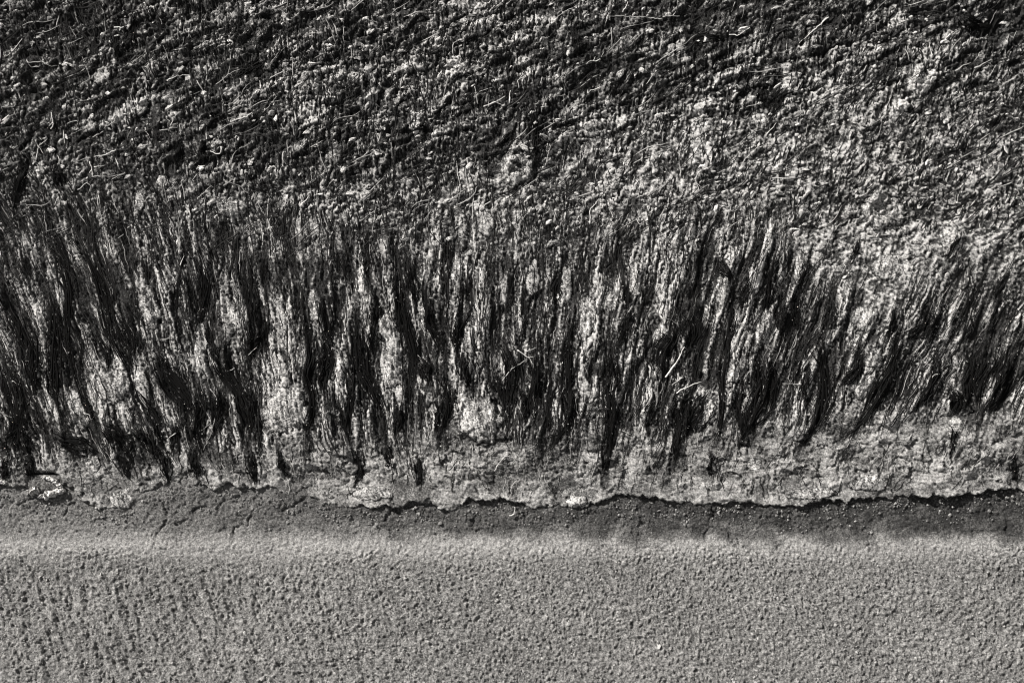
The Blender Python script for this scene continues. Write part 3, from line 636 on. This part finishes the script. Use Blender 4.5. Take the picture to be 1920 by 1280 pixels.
# ---------------------------------------------------------------- weed locks: each hanging bundle is a thing
def resample(pts, k):
    p = np.array(pts, float); d = np.r_[0, np.cumsum(np.hypot(*np.diff(p, axis=0).T))]; L = d[-1]
    # Catmull-like smoothing by dense linear + box filter
    t = np.linspace(0, L, 200); x = np.interp(t, d, p[:, 0]); y = np.interp(t, d, p[:, 1])
    ker = np.ones(25) / 25; xe = np.r_[np.full(12, x[0]), x, np.full(12, x[-1])]; ye = np.r_[np.full(12, y[0]), y, np.full(12, y[-1])]
    xs = np.convolve(xe, ker, 'valid'); ys = np.convolve(ye, ker, 'valid'); xs[0], ys[0], xs[-1], ys[-1] = x[0], y[0], x[-1], y[-1]
    tt = np.linspace(0, 1, k) * 199
    return np.interp(tt, np.arange(200), xs), np.interp(tt, np.arange(200), ys), L
def make_lock(pts, wd):
    r_mean = float(np.mean([p_[1] for p_ in pts]))
    cx, cr, L = resample(pts, 60)
    tx, tr = np.gradient(cx), np.gradient(cr); ln = np.hypot(tx, tr) + 1e-9; nx, nr = -tr / ln, tx / ln
    nb = int(np.clip(round(wd / 1.7), 2, 24)); per = 4; n = nb * per; k = 11
    g = np.repeat(np.arange(nb), per)
    bo = np.linspace(-.55, .55, nb) * (1 + .0 * rng.random()) + .5 / nb * rng.normal(size=nb); bo *= wd
    L_ = max(L, 1.0)
    blen = np.clip(rng.uniform(.28, .8, nb) * (1.25 - .5 * np.abs(bo) / (.55 * wd)), .22, 1.0); bst = rng.uniform(0, 1, nb) ** .9 * (1 - blen); full = rng.integers(nb); bst[full] = 0; blen[full] = 1.0
    wan = np.cumsum(rng.normal(size=(nb, 7)) * np.clip(L_ / 45.0, .8, 3.4) * .85 * min(1, wd / 9), axis=1); wan -= wan.mean(1, keepdims=True)
    bwp = rng.uniform(.5, 1.5, nb)
    a = rng.uniform(0, .35, n); b = np.minimum(a + rng.uniform(.5, .9, n), 1.0)
    lt = a[:, None] + (b - a)[:, None] * np.linspace(0, 1, k)[None]
    tt = bst[g][:, None] + blen[g][:, None] * lt
    env = np.sin(np.pi * np.clip(lt * .85 + .12, 0, 1)) ** .8
    conv = (.55 + .45 * sst(0, .3, tt)) * (1 - .88 * sst(.6, 1.0, tt)) * (1 + .25 * np.interp(tt * 7, np.arange(8), rng.normal(size=8)).clip(-1.3, 1.3))                       # the whole lock narrows to its tip
    wb = np.stack([np.interp(lt[i_] * 6, np.arange(7), wan[g[i_]]) for i_ in range(n)])
    ws = np.stack([np.interp(lt[i_] * 8, np.arange(9), rng.normal(size=9)) for i_ in range(n)])
    stray = np.where(rng.random(n) < .2, 4.0, 1.0); splay = rng.normal(size=(n, 1)) * 3.2 * np.clip(lt - .55, 0, 1) ** 1.5 * 2.2
    o = bo[g][:, None] * conv + wb + (rng.normal(size=n) * bwp[g] * stray)[:, None] * env + splay + .6 * ws + .5 * rng.normal(size=(n, k))
    ii = tt * 59
    X = np.interp(ii, np.arange(60), cx) + o * np.interp(ii, np.arange(60), nx)
    Rr = np.interp(ii, np.arange(60), cr) + o * np.interp(ii, np.arange(60), nr)
    Rr = np.minimum(Rr, edge_row(X) - 2)
    lift = rng.uniform(.1, 1.0, (n, 1)) * min(4.5, 1.2 + wd * .18) * env + .4
    c = world(cx[:1], cr[:1], hs_at(cx[:1], cr[:1]))[0]; wds = rng.uniform(.9, 2.0, n) * (1 + .2 * (r_mean > 640)); out = []; ng = int(np.clip(nb // 4, 1, 4)); gg = g * ng // nb
    for j in range(ng):
        m = gg == j
        if m.any():
            v, q = ribbons(X[m], Rr[m], lift[m], wds[m]); out.append((v - c, q))
    return out, c, L
SPECIAL_LOCK = {
 1: 'long black weed lock beside the hollowed crust slab, thickening downward',
 46: 'black weed lock curling down past the side of the round boulder',
 49: 'long thin black weed lock bending sharply at its tip on the crust',
 81: 'black weed lock narrowing to a long curved tail on smooth crust',
 84: 'broadest shaggy black mass of weed on the bank',
 74: 'wide ragged black weed mass between two slim straight locks',
 75: 'winding black weed lock swelling midway then sweeping aside at the tip'}
NAMED = []
for i, (o, pts, wd) in enumerate(LOCKS):
    q = P_(o, pts); wp = wd / 2.977
    parts, c, L = make_lock(q, wp)
    if len(parts) == 1: ob = link('weed_lock', mesh('weed_lock', *parts[0], True), M_weed)
    else:
        ob = link('weed_lock', None)
        for v, qd in parts: link('tress', mesh('tress', v, qd, True), M_weed, ob)
    ob.location = c
    p = np.array(q); bend = np.abs(np.diff(np.unwrap(np.arctan2(*np.diff(p, axis=0).T)))).sum(); end = p[-1, 1]; top = p[0, 1]
    wcl = 'slender' if wp < 11 else ('thick' if wp < 20 else 'broad shaggy')
    lcl = 'short' if L < 95 else ('medium-long' if L < 190 else 'long')
    bcl = 'straight' if bend < .45 else ('bent' if bend < 1.0 else 'winding')
    if i >= 99 and o[1] == 0: place = 'in the flaky upper mat'
    elif end > 850: place = 'with its tip down on the pale crust'
    elif top < 520: place = 'starting high under the flaky mat'
    else: place = 'hanging midway among the other locks'
    lab = SPECIAL_LOCK.get(i, f'{lcl} {wcl} {bcl} lock of black weed {place}')
    if i not in SPECIAL_LOCK: NAMED.append((ob, f'{lcl} {wcl} {bcl} lock of black weed', place, q))
    tag(ob, lab, 'weed', 'locks of black weed hanging on the bank')

# ---------------------------------------------------------------- crust flakes: plates standing proud of the mat
def flake_mesh(seed):
    r_ = np.random.default_rng(seed); nu = 9; a = np.linspace(0, 2 * np.pi, nu, endpoint=False) + r_.uniform(-.2, .2, nu)
    ro = r_.uniform(.65, 1.2, nu); o = np.stack([np.cos(a) * ro, np.sin(a) * ro, -.35 + .2 * r_.normal(size=nu)], -1)
    m = np.stack([np.cos(a) * ro * .72, np.sin(a) * ro * .72, .5 + .35 * r_.normal(size=nu)], -1)
    c = np.array([[.1 * r_.normal(), .1 * r_.normal(), .75 + .2 * r_.normal()]]); v = np.vstack([o, m, c]); f = []
    for i in range(nu):
        j = (i + 1) % nu; f += [(i, j, nu + j), (i, nu + j, nu + i), (nu + i, nu + j, 2 * nu)]
    return v, np.array(f)
FL = [flake_mesh(300 + i) for i in range(14)]
fl_me = []
for i, (v, f) in enumerate(FL):
    me = mesh('crust_flake', v, f, False, {'tone': np.full(len(v), .46 + .07 * (i % 7))}); me.materials.append(M_crust); fl_me.append(me)
n = 16000
x0 = rng.uniform(-250, 2170, n); r0 = rng.uniform(-200, 520, n)
pr = sst(-.1, .35, fbm(x0 / 70, r0 / 50, 2, 81)) * .8 + .2; pr = pr * (pale(x0, r0) / .5) ** 1.5 * np.clip(zones(x0, r0)[0] + .7 * zones(x0, r0)[1], 0, 1)
m = rng.random(n) < pr; x0, r0 = x0[m], r0[m]
n = len(x0); sz = np.clip(rng.lognormal(math.log(5.0), .45, n), 2.2, 12)
infr = (x0 > 5) & (x0 < 1915) & (r0 > 5) & (r0 < 450)
order = np.argsort(-sz * infr); top = order[:300]; rest = order[300:3800]
an = math.radians(27) + .5 * rng.normal(size=n); asp = rng.uniform(.3, .6, n); txs = .38 * rng.normal(size=n); tys = .38 * rng.normal(size=n)
hz = hs_at(x0, r0)
for i in top:
    ob = link('crust_flake', fl_me[int(rng.integers(14))], None, bank)
    ob.matrix_world = frame(x0[i], r0[i], hz[i] + .05 * sz[i], sz[i], sz[i] * asp[i], sz[i] * .2, an[i], txs[i], tys[i])
vv, fs, tn, off2 = [], [], [], 0
for i in rest:
    v, f = FL[int(rng.integers(14))]; Mx = np.array(frame(x0[i], r0[i], hz[i] + .05 * sz[i], sz[i], sz[i] * asp[i], sz[i] * .2, an[i], txs[i], tys[i]))
    vv.append(v @ Mx[:3, :3].T + Mx[:3, 3]); fs.append(f + off2); off2 += len(v); tn.append(np.full(len(v), rng.uniform(.35, .98)))
tag(link('crust_crumbs', mesh('crust_crumbs', np.concatenate(vv), np.concatenate(fs), False, {'tone': np.concatenate(tn)}), M_crust, bank), kind='stuff')

# ---------------------------------------------------------------- twigs
T1, T2, T3, B1, B2 = (0, 0), (640, 0), (1280, 0), (0, 850), (640, 850)
TW = [(T1, q) for q in ([(640,155),(700,158)], [(155,340),(180,380),(230,370)], [(160,355),(245,345)], [(240,345),(290,375),(320,365)], [(1580,75),(1610,60),(1615,10)], [(1000,430),(1060,420)], [(940,460),(1000,425)],
 [(1210,470),(1290,410),(1350,385)], [(1480,630),(1510,590),(1550,540)], [(1290,685),(1380,660),(1410,635)], [(1280,640),(1330,625)], [(948,738),(950,715),(1000,718)], [(960,710),(975,665),(1000,645)], [(895,730),(942,730)], [(1010,700),(1015,740)],
 [(1155,850),(1180,850),(1230,868),(1250,850),(1245,825)], [(1298,925),(1310,870),(1340,835),(1385,820)], [(1230,790),(1240,740)], [(1640,660),(1645,720),(1650,768)], [(213,895),(225,820),(270,780)], [(230,822),(250,862)],
 [(528,877),(600,870),(660,840)], [(510,905),(520,950),(525,990)], [(530,937),(590,925)], [(525,990),(560,985),(620,990),(690,970)], [(630,1005),(680,975),(705,968)], [(440,1062),(490,1020),(515,1040),(500,1080)],
 [(1108,950),(1120,932),(1152,930)], [(290,630),(305,690),(285,722)], [(180,262),(187,228)], [(400,240),(465,210)], [(1260,1010),(1340,1040),(1395,1085)], [(1110,1110),(1190,1040)], [(1688,1142),(1732,1090)], [(1740,945),(1745,1005)], [(1410,1115),(1418,1078)], [(778,642),(822,600)], [(590,722),(655,680)])]
TW += [(T2, q) for q in ([(60,72),(110,22),(145,-5)], [(625,308),(625,250),(655,228)], [(980,242),(1000,213)], [(1205,102),(1290,45)], [(1480,98),(1570,100),(1680,108),(1785,118)], [(1790,107),(1885,95)], [(1505,165),(1508,272)], [(1570,77),(1597,22)],
 [(992,497),(985,460),(1010,420),(1020,398)], [(745,488),(755,540),(760,587)], [(738,548),(772,528)], [(795,602),(870,570),(915,542)], [(940,510),(940,582)], [(1080,592),(1112,568)], [(1113,606),(1155,600)], [(1152,550),(1200,545),(1250,533)], [(1160,572),(1166,540)],
 [(1365,368),(1390,350),(1420,355),(1442,338)], [(1372,527),(1390,508),(1425,500),(1452,490)], [(1268,607),(1322,568)], [(1188,472),(1252,408)], [(1620,642),(1722,622)], [(1138,932),(1155,870),(1170,818)], [(1655,652),(1658,732)], [(88,897),(185,862)], [(598,1132),(640,1095),(692,1053)],
 [(700,1122),(745,1085),(760,1038)], [(1018,1052),(1092,998)], [(1385,1255),(1388,1170),(1442,1108)], [(1645,1228),(1660,1255),(1688,1250)], [(788,1152),(832,1128)], [(458,1232),(502,1178)])]
TW += [(T3, q) for q in ([(258,200),(310,203),(367,163)], [(1235,88),(1238,150),(1245,180),(1262,200)], [(1072,148),(1075,180),(1096,196)], [(878,98),(895,120),(914,137)], [(1232,263),(1238,310),(1252,350)], [(1365,238),(1370,290),(1380,322)], [(1595,168),(1598,238)],
 [(1508,407),(1560,370),(1602,358)], [(1618,386),(1712,339)], [(348,599),(428,584)], [(463,757),(522,688)], [(318,937),(345,890),(422,818)], [(88,960),(70,1000),(75,1040),(92,1078)], [(178,1107),(220,1085),(272,1112)], [(270,72),(287,18)], [(638,252),(690,210)], [(680,217),(720,180),(802,108)],
 [(1700,432),(1742,368)], [(1850,1038),(1860,1092)], [(1758,1047),(1822,1024)], [(1868,1108),(1892,1147)])]
TW += [(L0, q) for q in ([(72,843),(117,870)], [(-8,1000),(30,1030),(83,1054)], [(398,942),(434,923)], [(1178,888),(1215,935),(1210,1020),(1190,1100),(1170,1170),(1138,1228)], [(632,187),(658,177)], [(898,616),(952,607)], [(1388,702),(1442,648)], [(1518,837),(1550,810),(1604,800)], [(1833,648),(1847,683)], [(1858,660),(1908,692)],
 [(1588,1067),(1638,1041)], [(470,1020),(510,1030),(516,1063)], [(938,1172),(988,1133)], [(943,1153),(951,1188)], [(1273,792),(1313,774)], [(850,738),(865,800),(882,823)], [(1008,203),(1032,148)], [(658,52),(692,29)])]
TW += [(M0, q) for q in ([(983,673),(1030,705),(1060,730),(1066,753)], [(898,842),(960,770),(1032,728)], [(1028,682),(1088,659)], [(960,598),(965,643)], [(1785,848),(1796,885),(1778,917)], [(1806,825),(1840,780),(1880,720),(1910,655)], [(1848,862),(1904,823)], [(1868,912),(1960,862),(2010,850)], [(1310,935),(1308,1000),(1322,1032)],
 [(1242,878),(1228,912)], [(428,700),(472,752)], [(1018,1227),(1083,1203)], [(1568,1118),(1612,1142)], [(1810,498),(1850,510),(1888,547)], [(1598,463),(1622,428)])]
TW += [(R0, q) for q in ([(556,857),(610,862),(664,866)], [(1383,827),(1400,810),(1428,804)], [(1188,1178),(1235,1184),(1260,1160),(1272,1138)], [(1858,1073),(1890,1030),(1902,978)], [(1553,1103),(1577,1057)], [(1223,572),(1258,549)])]
TW += [(B1, q) for q in ([(368,82),(400,65),(411,46)], [(1640,58),(1646,124)])]
TW += [(B2, q) for q in ([(856,95),(880,50),(910,15),(942,6)], [(945,234),(948,180),(972,148)], [(935,346),(965,335),(971,292)])]
def tube(P3, rad, ns=6):
    n_ = len(P3); v = []; 
    t_ = np.gradient(P3, axis=0); t_ /= np.linalg.norm(t_, axis=1)[:, None] + 1e-12
    u = np.cross(t_, N); u /= np.linalg.norm(u, axis=1)[:, None] + 1e-12; w_ = np.cross(u, t_)
    a = np.linspace(0, 2 * np.pi, ns, endpoint=False)
    v = P3[:, None] + rad[:, None, None] * (np.cos(a)[None, :, None] * u[:, None] + np.sin(a)[None, :, None] * w_[:, None])
    v = v.reshape(-1, 3); i = np.arange((n_ - 1) * ns); j = i // ns; c = i % ns; c2 = (c + 1) % ns
    f = np.stack([j * ns + c, j * ns + c2, (j + 1) * ns + c2, (j + 1) * ns + c], -1)
    v = np.vstack([v, P3[:1], P3[-1:]]); e0, e1 = len(v) - 2, len(v) - 1
    cap = [(e0, (k_ + 1) % ns, k_, e0) for k_ in range(ns)]
    tri = np.array([[e0, (k_ + 1) % ns, k_] for k_ in range(ns)] + [[e1, (n_ - 1) * ns + k_, (n_ - 1) * ns + (k_ + 1) % ns] for k_ in range(ns)])
    return v, f, tri
def twig(pts, thickpx, seed, lab, fork=False):
    r_ = np.random.default_rng(seed)
    p = np.array(pts, float); d = np.r_[0, np.cumsum(np.hypot(*np.diff(p, axis=0).T))]; L = d[-1]; k_ = int(max(6, L / 4))
    tt = np.linspace(0, L, k_); x = np.interp(tt, d, p[:, 0]) + .55 * r_.normal(size=k_); y = np.interp(tt, d, p[:, 1]) + .55 * r_.normal(size=k_)
    h = hs_at(x, y)
    ok = y < edge_row(x) + 4
    if not ok.all(): h = np.maximum(h, sand_h(x, y)) + 2
    hm = h.copy()
    for _ in range(3): hm = np.maximum(h, np.convolve(np.r_[hm[0], hm, hm[-1]], [.25, .5, .25], 'valid'))     # rests on the high points
    tp = np.linspace(1, .45, k_); tp = tp if r_.random() < .5 else tp[::-1]; rad = thickpx * .5 * tp * (1 + .15 * r_.normal(size=k_))
    P3 = world(x, y, hm + thickpx * .45 + 2.2)
    parts = [tube(P3, np.maximum(rad, .35) * K)]
    if fork and k_ > 6:
        i = k_ // 2; ang = math.atan2(y[-1] - y[0], x[-1] - x[0]) + r_.choice([-.8, .8]); l2 = L * .3; q = np.linspace(0, 1, 5)
        bx = x[i] + math.cos(ang) * l2 * q; by = y[i] + math.sin(ang) * l2 * q
        bh = np.maximum(hs_at(bx, by), hm[i]) + thickpx * .45 + 1.2
        parts.append(tube(world(bx, by, bh), np.linspace(.36, .2, 5) * thickpx * K))
    c = P3[0]; tn_ = r_.uniform(.15, .85) if thickpx < 2.55 else .65
    ob = None
    for j, (v, f, tri) in enumerate(parts):
        nm = 'twig' if j == 0 else 'side_branch'
        o2 = link(nm, mesh(nm, v - c, np.concatenate([f[:, [0, 1, 2]], f[:, [0, 2, 3]], tri]), True, {'tone': np.full(len(v), tn_)}), M_twig, ob)
        if j == 0: ob = o2; ob.location = c
    return tag(ob, lab, 'twig', 'bleached twigs caught on the bank')
THICK = {}
SPEC_TW = {(T2, 4): ('longest level bleached twig lying in the dark upper mat', 3.2), (L0, 3): ('long thin bowed bleached twig hanging between two black locks', 3.4), (M0, 5): ('thickest bleached stick slanting across a black weed mass', 6.0),
 (M0, 7): ('straight pale stick with a split end below the thickest stick', 4.2), (T3, 0): ('bright hooked twig in the dark mat above cracked crust', 3.6), (T1, 15): ('bright S-shaped twig in a dark hollow of the upper mat', 3.2),
 (T1, 16): ('pale arched twig beside the S-shaped twig', 3.0), (M0, 0): ('bright twig with a bent end above the round boulder', 3.6), (R0, 2): ('curved hook of pale twig lying on bare crust', 3.2), (B2, 2): ('pale curled rootlet hanging below the crust lip over sand', 4.0),
 (B2, 0): ('bent pale twig on the crust right under the round boulder', 3.0), (T1, 26): ('crooked pale twig end in the tangle of twigs', 2.8)}
cnt = {}
for i, (o, q) in enumerate(TW):
    k_ = cnt.get(o, 0); cnt[o] = k_ + 1
    pts = C(o[0], o[1], q); p = np.array(pts); dd = np.diff(p, axis=0); L = np.hypot(*dd.T).sum(); chord = np.hypot(*(p[-1] - p[0]))
    r_mid = p[:, 1].mean(); th = 2.3 + .5 * rng.normal(); th = float(np.clip(th - .8 + L / 80, 1.4, 2.5))
    ang = abs(math.degrees(math.atan2(p[-1, 1] - p[0, 1], p[-1, 0] - p[0, 0]))) % 180
    orient = 'level' if (ang < 22 or ang > 158) else ('upright' if 68 < ang < 112 else 'slanting')
    shape = 'straight' if chord / L > .985 else ('slightly bent' if chord / L > .93 else 'crooked')
    size = 'tiny' if L < 17 else ('short' if L < 30 else 'long')
    where = 'in the flaky upper mat' if r_mid < 400 else ('among the hanging weed locks' if r_mid < 820 else 'on the pale crust at the foot')
    lab = f'{size} {shape} {orient} bleached twig {where}'
    if (o, k_) in SPEC_TW: lab, th = SPEC_TW[(o, k_)]; th *= .66
    tw = twig(pts, th, 1000 + i, lab, fork=(i % 3 == 1 and L > 20))
    if (o, k_) not in SPEC_TW: NAMED.append((tw, f'{size} {shape} {orient} bleached twig', where, pts))
# broken rim of bright crust round the hollow at the foot of the bank
def fragment(pts, wpx, seed, lab, cat='crust'):
    x, y, L = resample(pts, 18); r_ = np.random.default_rng(seed)
    rad = wpx * .5 * np.sin(np.linspace(.35, np.pi - .3, 18)) ** .6 * (1 + .22 * r_.normal(size=18))
    h = hs_at(x, y); hm = np.convolve(np.r_[h[0], h, h[-1]], np.ones(3) / 3, 'valid')
    P3 = world(x, y, np.maximum(hm, 4) + wpx * .18); v, f, tri = tube(P3, np.maximum(rad, 1) * K, 12)
    v[:-2] += (r_.normal(size=(len(v) - 2, 3)) * wpx * .13 * K); c = P3[0]
    ob = link('crust_fragment', mesh('crust_fragment', v - c, np.concatenate([f[:, [0, 1, 2]], f[:, [0, 2, 3]], tri]), False, {'tone': np.clip(.9 + .25 * r_.normal(size=len(v)), .3, 1.2)}), M_crust); ob.location = c
    tag(ob, lab, cat, 'bright crust fragments round the dark hollow')
fragment(C(0, 850, [(240,125),(290,140),(330,170),(352,192)]), 8, 1, 'smooth bright sliver of crust arching over a dark hollow')
fragment(C(0, 850, [(222,238),(260,232),(310,218),(365,202)]), 11, 2, 'lumpy white bar of crust below a dark hollow')
fragment(C(0, 850, [(165,215),(190,205),(222,212)]), 12, 3, 'short white lump of crust at the end of a dark hollow')
fragment(C(0, 850, [(-5,150),(20,158),(40,165)]), 7, 4, 'thin white crust sliver beside small dark holes')

# ---------------------------------------------------------------- white specks painted to stand in for sun glints on wet weed
px_, pr_ = [], []
for o, pts, wd in LOCKS:
    x, y, L = resample(P_(o, pts), 60); wp = wd / 2.977; k_ = int(L * wp / 160)
    i = rng.integers(0, 60, k_); px_.append(x[i] + rng.normal(size=k_) * wp * .42); pr_.append(y[i] + rng.normal(size=k_) * 4)
px_ = np.concatenate(px_); pr_ = np.concatenate(pr_); m = (pr_ < edge_row(px_) - 6) & ((rng.random(len(px_)) < sst(480, 680, pr_) + .12)); px_, pr_ = px_[m], pr_[m]
n = len(px_); rd = rng.lognormal(math.log(.5), .45, n)
OV = np.array([(1, 0, 0), (-1, 0, 0), (0, 1, 0), (0, -1, 0), (0, 0, 1), (0, 0, -1)], float); OF = np.array([(0, 2, 4), (2, 1, 4), (1, 3, 4), (3, 0, 4), (2, 0, 5), (1, 2, 5), (3, 1, 5), (0, 3, 5)])
lv = np.einsum('nij,nkj->nki', rot_random(n), OV[None] * rd[:, None, None] * rng.uniform(.6, 1.5, (n, 6, 1))) * K
v = world(px_, pr_, hs_at(px_, pr_) + rng.uniform(2.5, 7.5, n))[:, None] + lv
tag(link('glint_specks', mesh('glint_specks', v.reshape(-1, 3), (OF[None] + 6 * np.arange(n)[:, None, None]).reshape(-1, 3), False, {'tone': np.repeat(rng.uniform(.2, 1, n), 6)}), M_speck),
    'tiny white specks painted as glints over the black weed locks', 'specks', kind='stuff')

# ---------------------------------------------------------------- labels: look-alikes told apart by what they lie beside
MARKS = [((903, 788), 'the round pale boulder'), ((537, 768), 'the low fibrous stone'), ((1656, 396), 'the ring-shaped stone'), ((912, 420), 'the small upright stone'), ((1080, 938), 'the smooth stone in the lip'),
         ((968, 320), 'the horseshoe-shaped stone'), ((1790, 800), 'the small bright stone'), ((229, 935), 'the flat stone at the foot'), ((1262, 680), 'the thickest stick'), ((398, 785), 'the long bowed twig'),
         ((88, 905), 'the dark hollow with bright fragments'), ((1190, 36), 'the longest level twig'), ((1855, 50), 'the deep dark hole'), ((400, 288), 'the bright S-shaped twig'), ((175, 340), 'the tangle of twigs')]
from collections import Counter
count = Counter(b_ + p_ for _, b_, p_, _q in NAMED); done = Counter()
for ob, b_, p_, q in NAMED:
    if count[b_ + p_] < 2: continue
    pp = np.array(q); best = min(((np.hypot(pp[:, 0] - m[0], pp[:, 1] - m[1]).min(), nm) for m, nm in MARKS))
    if best[0] < 120: ob['label'] = f'{b_} beside {best[1]}'
